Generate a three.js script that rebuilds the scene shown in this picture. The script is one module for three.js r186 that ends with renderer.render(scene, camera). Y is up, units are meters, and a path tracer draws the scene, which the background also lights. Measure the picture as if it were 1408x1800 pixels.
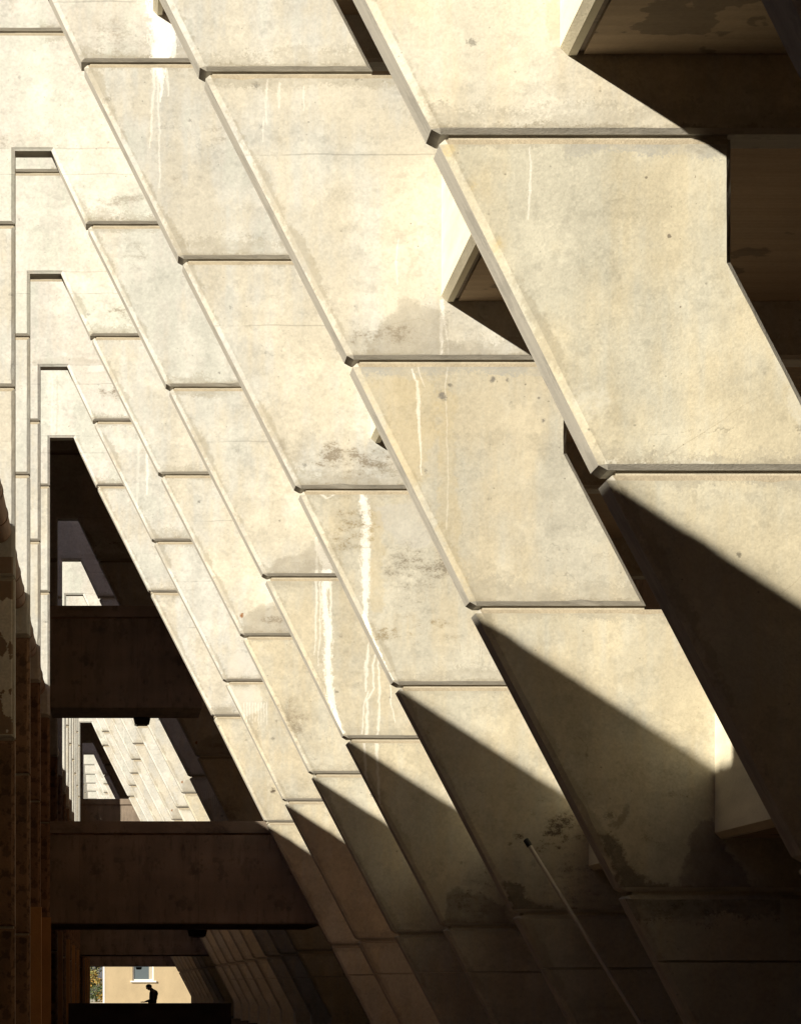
import * as THREE from 'three';
import { mergeGeometries } from 'three/addons/utils/BufferGeometryUtils.js';
import { MarchingCubes } from 'three/addons/objects/MarchingCubes.js';

// ------------------------------------------------------------------ camera, sky, sun, exposure
// The hall is measured in "units" (U) of 4.2 mm, heights from eye level; depths in steps of D1 metres.
const S = 0.0042, EYE = 400 * S, D1 = 4400 * S;
const scene = new THREE.Scene();
const camera = new THREE.PerspectiveCamera(2 * Math.atan(900 / 4400) * 180 / Math.PI, 1408 / 1800, 0.05, 900);
camera.position.set(0, EYE, 0);
camera.setViewOffset(1408, 1800, 512, -830, 1408, 1800);          // a rising-front lens: level camera, verticals stay upright
camera.updateProjectionMatrix();
const renderer = new THREE.WebGLRenderer({ antialias: true });
renderer.toneMapping = THREE.LinearToneMapping;
renderer.toneMappingExposure = 2.0;
renderer.shadowMap.enabled = true;
renderer.setSize(800, 1024);
{
  const W = 256, H = 128, data = new Float32Array(W * H * 4);
  for (let y = 0; y < H; y++) {
    const e = Math.sin(((y + 0.5) / H - 0.5) * Math.PI), t = Math.pow(Math.max(0, e), 0.45);
    for (let x = 0; x < W; x++) {
      const o = (y * W + x) * 4;
      if (e >= 0) { data[o] = 0.70 + (0.36 - 0.70) * t; data[o + 1] = 0.67 + (0.40 - 0.67) * t; data[o + 2] = 0.66 + (0.58 - 0.66) * t; }
      else { data[o] = 0.16; data[o + 1] = 0.14; data[o + 2] = 0.11; }
      data[o + 3] = 1;
    }
  }
  const t = new THREE.DataTexture(data, W, H, THREE.RGBAFormat, THREE.FloatType);
  t.mapping = THREE.EquirectangularReflectionMapping; t.magFilter = THREE.LinearFilter; t.needsUpdate = true;
  scene.background = t; scene.environment = t;
  scene.backgroundIntensity = 0.23; scene.environmentIntensity = 0.23;
}
const SUN = new THREE.Vector3(-1.42, 0.909, 1);
const sun = new THREE.DirectionalLight(new THREE.Color().setRGB(1, 0.92, 0.77), 5);
sun.position.set(0, 0, -35).addScaledVector(SUN, 60); sun.target.position.set(0, 0, -35);
sun.castShadow = true; sun.shadow.radius = 1.5; sun.shadow.mapSize.set(4096, 4096);
Object.assign(sun.shadow.camera, { left: -60, right: 60, top: 60, bottom: -60, near: 1, far: 260 });
scene.add(sun, sun.target);

// ------------------------------------------------------------------ helpers
let seed = 12345;
const rnd = () => { seed = (seed + 0x6d2b79f5) | 0; let t = Math.imul(seed ^ (seed >>> 15), 1 | seed); t = (t + Math.imul(t ^ (t >>> 7), 61 | t)) ^ t; return ((t ^ (t >>> 14)) >>> 0) / 4294967296; };
const clamp = (x, a = 0, b = 1) => x < a ? a : x > b ? b : x;
const sst = (a, b, x) => { const t = clamp((x - a) / (b - a)); return t * t * (3 - 2 * t); };
const mixn = (a, b, t) => a + (b - a) * t;
const names = {};
function numbered(n) { if (!(n in names)) { names[n] = 0; return n; } names[n]++; return n + '_' + String(names[n]).padStart(3, '0'); }
function tag(o, label, category, group, kind) {
  if (label) o.userData.label = label;
  if (category) o.userData.category = category;
  if (group) o.userData.group = group;
  if (kind) o.userData.kind = kind;
  return o;
}
function thing(name, label, category, pos, group) {
  const o = new THREE.Group(); o.name = numbered(name); o.position.set(...pos); scene.add(o);
  return tag(o, label, category, group);
}
function part(name, geo, mat, parent) {
  const m = new THREE.Mesh(geo, mat); m.name = parent === scene ? numbered(name) : name; m.castShadow = m.receiveShadow = true; parent.add(m); return m;
}
function copyOf(root, label, pos, group) {
  const r = root.clone(); r.name = numbered(root.name.replace(/_\d\d\d$/, '')); r.userData = { ...root.userData, label };
  if (group) r.userData.group = group;
  r.position.set(...pos); scene.add(r); return r;
}
const X = (u) => u * S, Y = (u) => u * S + EYE, Z = (d) => -d * D1;
function box(x0, x1, y0, y1, z0, z1) {      // metres, uv in metres on every face
  const g = new THREE.BoxGeometry(x1 - x0, y1 - y0, z1 - z0); g.translate((x0 + x1) / 2, (y0 + y1) / 2, (z0 + z1) / 2);
  const p = g.attributes.position, n = g.attributes.normal, uv = g.attributes.uv;
  for (let i = 0; i < p.count; i++) {
    const ax = Math.abs(n.getX(i)), ay = Math.abs(n.getY(i));
    if (ax > 0.5) uv.setXY(i, p.getZ(i), p.getY(i)); else if (ay > 0.5) uv.setXY(i, p.getX(i), p.getZ(i)); else uv.setXY(i, p.getX(i), p.getY(i));
  }
  return g;
}
function prism(profile, z0, z1, axis = 'z') {
  if (THREE.ShapeUtils.area(profile.map(([x, y]) => ({ x, y }))) < 0) profile = [...profile].reverse();   // closed (a, b) outline swept along z (or along x), flat shaded, uv in metres
  const pos = [], uvs = [], n = profile.length;
  const put = (a, b, c, u, v) => { axis === 'z' ? pos.push(a, b, c) : pos.push(c, b, -a); uvs.push(u, v); };
  let run = 0;
  for (let i = 0; i < n; i++) {
    const [a, b] = profile[i], [c, d] = profile[(i + 1) % n], l = Math.hypot(c - a, d - b);
    const q = [[a, b, z1, run, z1], [a, b, z0, run, z0], [c, d, z0, run + l, z0], [c, d, z1, run + l, z1]];
    for (const k of [0, 1, 2, 0, 2, 3]) put(...q[k]);
    run += l;
  }
  const tri = THREE.ShapeUtils.triangulateShape(profile.map((p) => new THREE.Vector2(...p)), []);
  for (const t of tri) { for (const k of t) put(profile[k][0], profile[k][1], z1, profile[k][0], profile[k][1]); for (const k of [t[0], t[2], t[1]]) put(profile[k][0], profile[k][1], z0, profile[k][0], profile[k][1]); }
  const g = new THREE.BufferGeometry();
  g.setAttribute('position', new THREE.Float32BufferAttribute(pos, 3)); g.setAttribute('uv', new THREE.Float32BufferAttribute(uvs, 2)); g.computeVertexNormals();
  return g;
}

// ------------------------------------------------------------------ tileable noise, made once and sampled everywhere
const NS = 512;
function fbmTile(cells, octaves, gain) {
  const out = new Float32Array(NS * NS); let amp = 1, c = cells;
  for (let o = 0; o < octaves; o++, amp *= gain, c *= 2) {
    if (c > NS) break;
    const g = new Float32Array(c * c); for (let i = 0; i < g.length; i++) g[i] = rnd();
    for (let y = 0; y < NS; y++) {
      const fy = y / NS * c, iy = Math.floor(fy), ty = fy - iy, sy = ty * ty * (3 - 2 * ty), r0 = iy % c * c, r1 = (iy + 1) % c * c;
      for (let x = 0; x < NS; x++) {
        const fx = x / NS * c, ix = Math.floor(fx), tx = fx - ix, sx = tx * tx * (3 - 2 * tx), c0 = ix % c, c1 = (ix + 1) % c;
        const a = g[r0 + c0] + (g[r0 + c1] - g[r0 + c0]) * sx, b = g[r1 + c0] + (g[r1 + c1] - g[r1 + c0]) * sx;
        out[y * NS + x] += amp * (a + (b - a) * sy - 0.5);
      }
    }
  }
  let m = 0; for (const v of out) m += v * v; m = Math.sqrt(m / out.length);
  for (let i = 0; i < out.length; i++) out[i] = clamp(0.5 + out[i] / m * 0.2, 0, 1);      // mean 0.5, deviation 0.2
  return out;
}
const NA = fbmTile(4, 7, 0.55), NB = fbmTile(4, 7, 0.5), NC = fbmTile(8, 6, 0.62), ND = fbmTile(32, 4, 0.7), NW = fbmTile(128, 3, 0.9);
function smp(t, u, v) {                      // bilinear, one tile per unit of u and v
  u = (u - Math.floor(u)) * NS; v = (v - Math.floor(v)) * NS;
  const x = u | 0, y = v | 0, fx = u - x, fy = v - y, x0 = x & 511, y0 = (y & 511) * NS, x1 = (x + 1) & 511, y1 = ((y + 1) & 511) * NS;
  const a = t[y0 + x0] + (t[y0 + x1] - t[y0 + x0]) * fx, b = t[y1 + x0] + (t[y1 + x1] - t[y1 + x0]) * fx;
  return a + (b - a) * fy;
}
const enc = (v) => { v = clamp(v); return 255 * (v <= 0.0031308 ? 12.92 * v : 1.055 * Math.pow(v, 1 / 2.4) - 0.055); };
const ENC = new Uint8Array(4097); for (let i = 0; i <= 4096; i++) ENC[i] = Math.round(enc(i / 4096));
function texture(w, h, rgb, wrapS, wrapT) {
  const d = new Uint8Array(w * h * 4);
  for (let i = 0; i < w * h; i++) { for (let c = 0; c < 3; c++) d[i * 4 + c] = ENC[Math.round(clamp(rgb[i * 3 + c]) * 4096)]; d[i * 4 + 3] = 255; }
  const t = new THREE.DataTexture(d, w, h, THREE.RGBAFormat); t.colorSpace = THREE.SRGBColorSpace;
  t.magFilter = THREE.LinearFilter; t.minFilter = THREE.LinearMipmapLinearFilter; t.generateMipmaps = true; t.wrapS = wrapS; t.wrapT = wrapT ?? wrapS; t.needsUpdate = true; return t;
}
function grey(w, h, a, wrapS, wrapT) {
  const d = new Uint8Array(w * h); for (let i = 0; i < d.length; i++) d[i] = Math.round(clamp(a[i]) * 255);
  const t = new THREE.DataTexture(d, w, h, THREE.RedFormat); t.magFilter = THREE.LinearFilter; t.minFilter = THREE.LinearMipmapLinearFilter; t.generateMipmaps = true; t.wrapS = wrapS; t.wrapT = wrapT ?? wrapS; t.needsUpdate = true; return t;
}

// a tileable surface: fn(u, v) -> [r, g, b, height]; metres per tile in both directions
function tiled(size, mu, mv, fn, bump, rough = 0.95) {
  const rgb = new Float32Array(size * size * 3), h = new Float32Array(size * size);
  for (let y = 0; y < size; y++) for (let x = 0; x < size; x++) { const r = fn(x / size, y / size), i = y * size + x; rgb[i * 3] = r[0]; rgb[i * 3 + 1] = r[1]; rgb[i * 3 + 2] = r[2]; h[i] = r[3]; }
  const map = texture(size, size, rgb, THREE.RepeatWrapping), bm = grey(size, size, h, THREE.RepeatWrapping);
  map.repeat.set(1 / mu, 1 / mv); bm.repeat.set(1 / mu, 1 / mv);
  return new THREE.MeshStandardMaterial({ map, bumpMap: bm, bumpScale: bump, roughness: rough, metalness: 0, side: THREE.DoubleSide });
}
// side faces of the frames, greyed in colour for their weaker sun, streaked: u across the thickness, v along the edge
const edgeMat = tiled(512, 2, 4, (u, v) => {
  const a = smp(NA, u, v), s = smp(NB, u * 6, v), s2 = smp(NC, u * 5 + 0.3, v), f = smp(NW, u * 2, v * 3), g = smp(NC, u * 2, v * 2 + 0.3);
  let k = 1 + (a - 0.5) * 0.16 + (s - 0.5) * 0.26 + (s2 - 0.5) * 0.14 + (f - 0.5) * 0.12;
  k *= 1 - sst(0.66, 0.80, g) * 0.16;
  return [0.385 * k, 0.362 * k, 0.31 * k, 0.5 + (f - 0.5) * 0.4 + (s - 0.5) * 0.4];
}, 0.004);
edgeMat.name = 'shaded_edge';
const warmBounceMat = tiled(512, 5, 5, (u, v) => {      // red-brown given to the unseen rears to warm the bounced light
  const a = smp(NA, u, v), f = smp(NW, u, v), g = smp(NC, u * 2, v), k = 1 + (a - 0.5) * 0.4 + (f - 0.5) * 0.2 - 0.25 * sst(0.58, 0.74, g);
  return [0.62 * k, 0.425 * k, 0.305 * k, f];
}, 0.004);
const shadedColumnMat = tiled(512, 2.5, 2.5, (u, v) => {      // brown of the lower columns, darkened in colour for their shade, with runs
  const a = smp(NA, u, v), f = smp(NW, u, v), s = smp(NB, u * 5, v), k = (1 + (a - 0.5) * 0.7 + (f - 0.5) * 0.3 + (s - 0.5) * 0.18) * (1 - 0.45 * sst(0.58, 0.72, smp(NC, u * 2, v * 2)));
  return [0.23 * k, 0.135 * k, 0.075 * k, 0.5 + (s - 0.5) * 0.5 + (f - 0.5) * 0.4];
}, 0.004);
const ochreMat = tiled(256, 2, 2, (u, v) => {
  const a = smp(NA, u, v), f = smp(NW, u, v), k = 1 + (a - 0.5) * 0.35 + (f - 0.5) * 0.2;
  return [0.46 * k, 0.25 * k, 0.095 * k, f];
}, 0.002);
const mortarMat = tiled(256, 1, 1, (u, v) => {
  const a = smp(NA, u, v), f = smp(NW, u, v), k = 1 + (a - 0.5) * 0.6 + (f - 0.5) * 0.35;
  return [0.40 * k, 0.36 * k, 0.28 * k, f];
}, 0.0015);
const ledgeMat = tiled(512, 2, 2, (u, v) => {      // dirt settled on the bevels that look up
  const a = smp(NA, u, v), f = smp(NW, u, v), g = smp(NC, u, v * 3), k = 1 + (a - 0.5) * 0.5 + (f - 0.5) * 0.3 + (g - 0.5) * 0.4;
  return [0.275 * k, 0.235 * k, 0.17 * k, f];
}, 0.003);
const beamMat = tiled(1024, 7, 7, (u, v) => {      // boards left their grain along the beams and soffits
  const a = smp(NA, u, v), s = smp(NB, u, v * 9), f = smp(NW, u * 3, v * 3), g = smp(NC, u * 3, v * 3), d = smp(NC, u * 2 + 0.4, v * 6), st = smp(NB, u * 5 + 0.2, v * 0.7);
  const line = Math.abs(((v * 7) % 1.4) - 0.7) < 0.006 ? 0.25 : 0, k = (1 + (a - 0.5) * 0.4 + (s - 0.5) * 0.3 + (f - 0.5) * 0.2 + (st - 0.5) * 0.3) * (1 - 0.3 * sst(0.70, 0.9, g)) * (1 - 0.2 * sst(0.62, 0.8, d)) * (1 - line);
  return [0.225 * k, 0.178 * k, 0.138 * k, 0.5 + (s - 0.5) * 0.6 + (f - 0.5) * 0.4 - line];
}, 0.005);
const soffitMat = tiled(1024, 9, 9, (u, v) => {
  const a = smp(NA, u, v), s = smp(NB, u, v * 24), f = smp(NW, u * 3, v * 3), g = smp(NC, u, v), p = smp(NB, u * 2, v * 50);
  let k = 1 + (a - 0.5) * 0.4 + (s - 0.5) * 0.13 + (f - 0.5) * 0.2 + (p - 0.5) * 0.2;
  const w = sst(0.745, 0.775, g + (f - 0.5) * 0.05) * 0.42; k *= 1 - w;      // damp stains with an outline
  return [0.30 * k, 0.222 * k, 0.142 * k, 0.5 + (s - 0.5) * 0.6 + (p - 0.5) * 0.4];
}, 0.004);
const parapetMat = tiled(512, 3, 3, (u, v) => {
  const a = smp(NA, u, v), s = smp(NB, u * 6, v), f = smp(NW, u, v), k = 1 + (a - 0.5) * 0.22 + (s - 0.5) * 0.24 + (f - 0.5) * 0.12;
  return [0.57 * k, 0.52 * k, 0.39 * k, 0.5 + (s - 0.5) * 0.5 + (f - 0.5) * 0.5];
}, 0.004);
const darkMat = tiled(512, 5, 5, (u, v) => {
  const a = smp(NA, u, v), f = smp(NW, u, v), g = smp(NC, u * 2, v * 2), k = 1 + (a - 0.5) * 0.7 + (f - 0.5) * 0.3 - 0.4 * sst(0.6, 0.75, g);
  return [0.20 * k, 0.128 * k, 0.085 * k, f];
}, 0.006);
const pipeMat = tiled(256, 2, 2, (u, v) => {
  const a = smp(NA, u, v), f = smp(NW, u, v), s = smp(NB, u * 5, v), k = 1 + (a - 0.5) * 0.6 + (f - 0.5) * 0.3 + (s - 0.5) * 0.3;
  return [0.21 * k, 0.125 * k, 0.075 * k, f];
}, 0.003, 0.8);
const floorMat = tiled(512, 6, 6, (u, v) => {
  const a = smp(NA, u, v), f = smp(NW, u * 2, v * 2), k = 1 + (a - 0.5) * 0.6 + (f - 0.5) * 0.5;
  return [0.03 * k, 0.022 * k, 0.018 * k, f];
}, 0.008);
const nearBlackMat = tiled(256, 3, 3, (u, v) => { const k = 1 + (smp(NA, u, v) - 0.5) * 0.6 + (smp(NW, u, v) - 0.5) * 0.3; return [0.045 * k, 0.033 * k, 0.027 * k, smp(NW, u, v)]; }, 0.004);  // even near-black tone of the low cross wall
const wallMat = tiled(256, 5, 5, (u, v) => { const k = 1 + (smp(NA, u, v) - 0.5) * 0.3 + (smp(NW, u, v) - 0.5) * 0.2; return [0.55 * k, 0.50 * k, 0.43 * k, smp(NW, u, v)]; }, 0.004);  // pale so the unseen court and blocks reflect sky light
const pavingMat = tiled(512, 4, 4, (u, v) => { const a = smp(NA, u, v), f = smp(NW, u, v), k = 1 + (a - 0.5) * 0.5 + (f - 0.5) * 0.3; return [0.36 * k, 0.255 * k, 0.18 * k, f]; }, 0.004);
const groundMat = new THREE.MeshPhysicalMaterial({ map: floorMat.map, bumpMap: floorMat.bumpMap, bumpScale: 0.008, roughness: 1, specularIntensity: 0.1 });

// ------------------------------------------------------------------ the concrete faces: one painted sheet per frame, in the frame's own units
const DX = [0, 0, 4, -5, -6, -2, -2, 7], DY = [0, 0, 4, -2.5, -6.5, 0, 2.5, 1.5];      // the casts do not line up to the centimetre
const DK = [0, 1, 1.3644, 1.7126, 2.0746, 2.4385, 2.8079, 3.1716];
const J = [214, 900, 1491, 2183, 2776, 3480], TOP = 4075, GROUND = -410, XC0 = -470, XC1 = -338, SOFFIT = 3047, RW = 1990, TH = 80;
const LEFT = [[1450, -400], [1450, -215], [1226, 214], [867, 900], [573, 1491], [220, 2183], [-77, 2776], [-205, 3047]];
const XL = (y) => { for (let i = 1; i < LEFT.length; i++) if (y <= LEFT[i][1]) { const [a, b] = LEFT[i - 1], [c, d] = LEFT[i]; return a + (c - a) * clamp((y - b) / (d - b), -1, 1); } return LEFT[7][0]; };

class Sheet {
  constructor(k, x0, x1, y0, y1, texel, tone, blue, bands, green = 1.0, bb = [0.98, 0.98, 1.0, 1.17, 1.2, 1.27, 1.27], gb = [1, 1, 1.0, 1.045, 1.055, 1.065, 1.065]) {  // bands put highlight roll-off into the colour: whiter and paler higher up
    Object.assign(this, { k, d: DK[k], x0, x1, y0, y1 });
    this.w = Math.round((x1 - x0) / texel); this.h = Math.round((y1 - y0) / texel); this.tx = (x1 - x0) / this.w; this.ty = (y1 - y0) / this.h;
    const { w, h } = this; this.rgb = new Float32Array(w * h * 3); this.b = new Float32Array(w * h); this.o = k * 0.37;
    const fineTexel = texel * S;
    for (let j = 0; j < h; j++) for (let i = 0; i < w; i++) {
      const xu = x0 + (i + 0.5) * this.tx, yu = y0 + (j + 0.5) * this.ty, x = xu * S + this.o * 7, y = yu * S + this.o * 3;
      const big = smp(NA, x / 9, y / 9), med = smp(NB, x / 2.6 + 0.4, y / 2.6), cl = smp(NC, x / 3.3, y / 3.3 + this.o), fine = smp(ND, x / 1.7, y / 1.7);
      const grit = smp(NW, x / (fineTexel * 420), y / (fineTexel * 420)), run = smp(NB, x / 1.1, y / 16), board = smp(NA, x / 14, y / 1.3), tint = smp(NC, x / 6 + 0.7, y / 7);
      const bi = yu < 214 ? 0 : yu < 900 ? 1 : yu < 1491 ? 2 : yu < 2183 ? 3 : yu < 2776 ? 4 : yu < 3480 ? 5 : 6, band = bands[bi];
      let v = (1 + (big - 0.5) * 0.15 + (med - 0.5) * 0.10 + (fine - 0.5) * 0.09 + (grit - 0.5) * 0.27 + (run - 0.5) * 0.13 + (board - 0.5) * 0.07) * band;
      const speck = sst(0.80, 0.92, grit) * sst(0.45, 0.7, med); v *= 1 - 0.22 * speck;
      const bloom = sst(0.56, 0.74, cl); v *= 1 + 0.09 * bloom;                      // lime bloom
      const grime = sst(0.60, 0.78, smp(NC, x / 2.1 + 0.2, y / 1.5 + 0.6)) * sst(0.35, 0.7, fine); v *= 1 - 0.14 * grime;
      const ridge = Math.abs(smp(NB, x / 5 + 0.15, y / 5 + 0.35) - 0.5), gate = sst(0.66, 0.8, smp(NA, x / 7 + 0.5, y / 7)) * sst(0.4, 0.6, fine);
      const crack = (1 - sst(0.0005, 0.0018 + fineTexel * 0.2, ridge)) * gate; v *= 1 - 0.26 * crack;
      const warm = clamp(0.45 + (tint - 0.5) * 1.6 + (med - 0.5) * 0.5 + (smp(NC, x / 1.3 + 0.2, y / 14) - 0.5) * 1.3), q = (j * w + i);
      this.rgb[q * 3] = tone * v * mixn(1.0, 1.03, warm); this.rgb[q * 3 + 1] = tone * v * mixn(0.958, 0.930, warm) * green * gb[bi]; this.rgb[q * 3 + 2] = tone * v * Math.min(0.93, mixn(0.785, 0.685, warm) * blue * bb[bi]);
      this.b[q] = 0.55 + (fine - 0.5) * 0.28 + (grit - 0.5) * 0.30 + (med - 0.5) * 0.25 + bloom * 0.03 - crack * 0.3;
    }
    // blow holes
    const area = (x1 - x0) * (y1 - y0) * S * S, n = Math.round(area * 8);
    for (let q = 0; q < n; q++) {
      const big = rnd() < 0.06, r = (big ? 4 + rnd() * 5 : 0.8 + rnd() * 1.6) , cx = x0 + rnd() * (x1 - x0), cy = y0 + rnd() * (y1 - y0), a = 0.3 + rnd() * 0.5, e = 0.7 + rnd() * 0.8, sk = rnd() * 9;
      this.each(cx - r * 2, cx + r * 2, cy - r * 2, cy + r * 2, (x, y, i) => { const rr = Math.hypot((x - cx) / e, y - cy) / r + (big ? (smp(ND, x / 90 + sk, y / 90) - 0.5) * 1.6 : 0), m = (1 - sst(0.5, 1.1, rr)) * a; this.tone(i, 1 - m * 0.7); this.b[i] -= m * 0.35; });
    }
  }
  each(xa, xb, ya, yb, fn) {
    const i0 = Math.max(0, Math.floor((xa - this.x0) / this.tx)), i1 = Math.min(this.w - 1, Math.ceil((xb - this.x0) / this.tx)), j0 = Math.max(0, Math.floor((ya - this.y0) / this.ty)), j1 = Math.min(this.h - 1, Math.ceil((yb - this.y0) / this.ty));
    for (let j = j0; j <= j1; j++) for (let i = i0; i <= i1; i++) fn(this.x0 + (i + 0.5) * this.tx, this.y0 + (j + 0.5) * this.ty, j * this.w + i);
  }
  tone(i, v) { this.rgb[i * 3] *= v; this.rgb[i * 3 + 1] *= v; this.rgb[i * 3 + 2] *= v; }
  paint(i, c, a) { for (let n = 0; n < 3; n++) this.rgb[i * 3 + n] += (c[n] - this.rgb[i * 3 + n]) * a; }
  at(px, py) { return [(px - 193) * this.d - DX[this.k], (1730 - py) * this.d - DY[this.k]]; }         // where a spot of the photograph lies on this frame
  // lime run: a ragged white streak down a polyline of [x, y, width]
  run(pts, a = 0.9, rag = 0.55) {
    const P = pts.map(([x, y, w]) => [...this.at(x, y), w * this.d]), white = a > 0 ? [0.83, 0.815, 0.76] : [0.27, 0.22, 0.14]; a = Math.abs(a);
    for (let s = 1; s < P.length; s++) {
      const [ax, ay, aw] = P[s - 1], [bx, by, bw] = P[s], m = Math.max(aw, bw) * 1.6, vx = bx - ax, vy = by - ay, L = vx * vx + vy * vy;
      this.each(Math.min(ax, bx) - m, Math.max(ax, bx) + m, Math.min(ay, by) - m * 0.2, Math.max(ay, by) + m * 0.2, (x, y, i) => {
        const t = ((x - ax) * vx + (y - ay) * vy) / L; if (t < -0.01 || t > 1.01) return;
        const xx = x + (smp(NB, y / 130, x / 400 + this.o) - 0.5) * 9 * rag, w = mixn(aw, bw, clamp(t)) * (0.65 + 1.1 * (smp(ND, x / 160, y / 420 + this.o) - 0.15)), dist = Math.abs((xx - ax) * vy - (y - ay) * vx) / Math.sqrt(L);
        const g = smp(NW, x / 160, y / 420), f = (1 - sst(w * 0.32, w * 0.62, dist + (g - 0.5) * w * 0.5)) * a * (0.55 + 0.6 * g);
        if (f > 0.01) { this.paint(i, white, clamp(f)); this.b[i] += 0.12 * f; }
      });
    }
  }
  // black-grey growth: grain picked by noise inside an ellipse
  mould(px, py, rx, ry, a, col = [0.16, 0.14, 0.105], th = 0.5, f = 220) {
    const [cx, cy] = this.at(px, py); rx *= this.d; ry *= this.d; const o = rnd();
    this.each(cx - rx * 1.3, cx + rx * 1.3, cy - ry * 1.3, cy + ry * 1.3, (x, y, i) => {
      const e = Math.hypot((x - cx) / rx, (y - cy) / ry) + (smp(NA, x / 500 + o, y / 500) - 0.5) * 1.3; if (e > 1.5) return;
      const n = smp(NC, x / (f * 3.4), y / (f * 1.7) + o), g = smp(ND, x / f / 1.2, y / f / 0.75 + o), h = smp(NW, x / f / 0.8, y / f / 0.6), fall = Math.max(0, e - 0.3) * 0.38;
      const m = clamp((sst(th, th + 0.24, n * 0.5 + g * 0.38 + h * 0.12 - fall) * 0.95 + sst(th - 0.14, th + 0.1, n * 0.7 + h * 0.3 - fall) * 0.30) * a * 1.15);
      if (m > 0.01) { this.paint(i, col, m); this.b[i] -= m * 0.2; }
    });
  }
  // a damp patch with a ragged outline through photo points (closed), flat inside
  patch(pts, col, a, rag = 14) {
    const P = pts.map(([x, y]) => this.at(x, y)), xs = P.map((p) => p[0]), ys = P.map((p) => p[1]), o = rnd();
    this.each(Math.min(...xs) - rag, Math.max(...xs) + rag, Math.min(...ys) - rag, Math.max(...ys) + rag, (x, y, i) => {
      const xx = x + (smp(NC, x / 300 + o, y / 300) - 0.5) * rag * 3, yy = y + (smp(NC, x / 300, y / 300 + o) - 0.5) * rag * 3; let hit = 0;
      for (let t = 0; t < 6; t++) {
        const qx = xx + Math.cos(t * 1.05) * rag * 0.55, qy = yy + Math.sin(t * 1.05) * rag * 0.55; let inn = false;
        for (let p = 0, q = P.length - 1; p < P.length; q = p++) if ((P[p][1] > qy) !== (P[q][1] > qy) && qx < (P[q][0] - P[p][0]) * (qy - P[p][1]) / (P[q][1] - P[p][1]) + P[p][0]) inn = !inn;
        if (inn) hit++;
      }
      const inn = hit ? sst(0.05, 0.95, hit / 6 + (hit < 6 ? (smp(ND, x / 110, y / 110) - 0.5) * 0.7 : 0)) : 0;
      if (inn > 0.01) { const g = 0.85 + (smp(NC, x / 420, y / 420) - 0.5) * 0.5 + (smp(NW, x / 200, y / 200) - 0.5) * 0.35; this.paint(i, col, clamp(a * g * inn)); this.b[i] -= 0.05 * inn; }
    });
  }
  // tide mark above a joint (up > 0) or below it (up < 0), ragged edge, height in units
  tide(ya, up, a, col, xa, xb, rag = 0.8) {
    const o = rnd(), hgt = Math.abs(up);
    this.each(xa, xb, up > 0 ? ya : ya - hgt * 2, up > 0 ? ya + hgt * 2 : ya, (x, y, i) => {
      const edge = hgt * (0.35 + rag * smp(NA, x / 900 + o, o) + 0.7 * (smp(NC, x / 260 + o, y / 260) - 0.5) + 0.8 * (smp(ND, x / 120, y / 120 + o) - 0.5)), dy = Math.abs(y - ya);
      const m = (1 - sst(edge * 0.94, edge, dy)) * a * (0.25 + 1.3 * smp(NC, x / 300, y / 160 + o) * (0.6 + 0.8 * smp(ND, x / 130, y / 100)));
      if (m > 0.01) { this.paint(i, col, clamp(m)); }
    });
  }
  weather() {
    const g1 = [0.33, 0.305, 0.245], g2 = [0.27, 0.24, 0.18];
    for (const jy of J) {
      this.tide(jy + 5, 34 + rnd() * 26, 0.42, g1, XL(jy + 20) - 40, RW);
      this.tide(jy + 5, 14 + rnd() * 8, 0.5, g2, XL(jy + 20) - 40, RW);
      this.tide(jy - 5, -(16 + rnd() * 22), 0.45, g1, XL(jy) - 20, RW);
    }
    for (const yy of [50, 3054, 2960, 1985]) this.each(-480, RW, yy - 4, yy + 4, (x, y, i) => { const o = yy + (smp(NB, x / 500, yy) - 0.5) * 5, m = (1 - sst(0.6, 2.2, Math.abs(y - o))) * sst(0.38, 0.6, smp(NA, x / 700, yy / 90)); this.tone(i, 1 - 0.3 * m); this.b[i] -= 0.2 * m; });
    // grime caught along the leaning edge
    this.each(-480, RW, GROUND, TOP, (x, y, i) => {
      if (y > 3047) return;
      const e = (x - XL(y)) * 0.89; if (e < 0 || e > 46) return;
      const n = smp(NB, y / 700 + this.o, x / 900), m = sst(0.50, 0.62, n * 0.5 + smp(NC, x / 260, y / 330 + this.o) * 0.3 + smp(ND, x / 150, y / 200) * 0.2 + 0.09 - Math.abs(e - 15) / 70) * 0.42;
      if (m > 0.01) this.paint(i, [0.27, 0.235, 0.165], m);
    });
  }
  material() {
    const m = new THREE.MeshStandardMaterial({ map: texture(this.w, this.h, this.rgb, THREE.MirroredRepeatWrapping), bumpMap: grey(this.w, this.h, this.b, THREE.MirroredRepeatWrapping), bumpScale: 0.0028, roughness: 0.95, side: THREE.DoubleSide });
    m.name = 'weathered_concrete'; this.rgb = this.b = null; return m;
  }
}
const TE = 1.15, LOW = [0.9, 0.96, 0.94, 1.0, 1.0, 1.08, 1.06];
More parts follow.
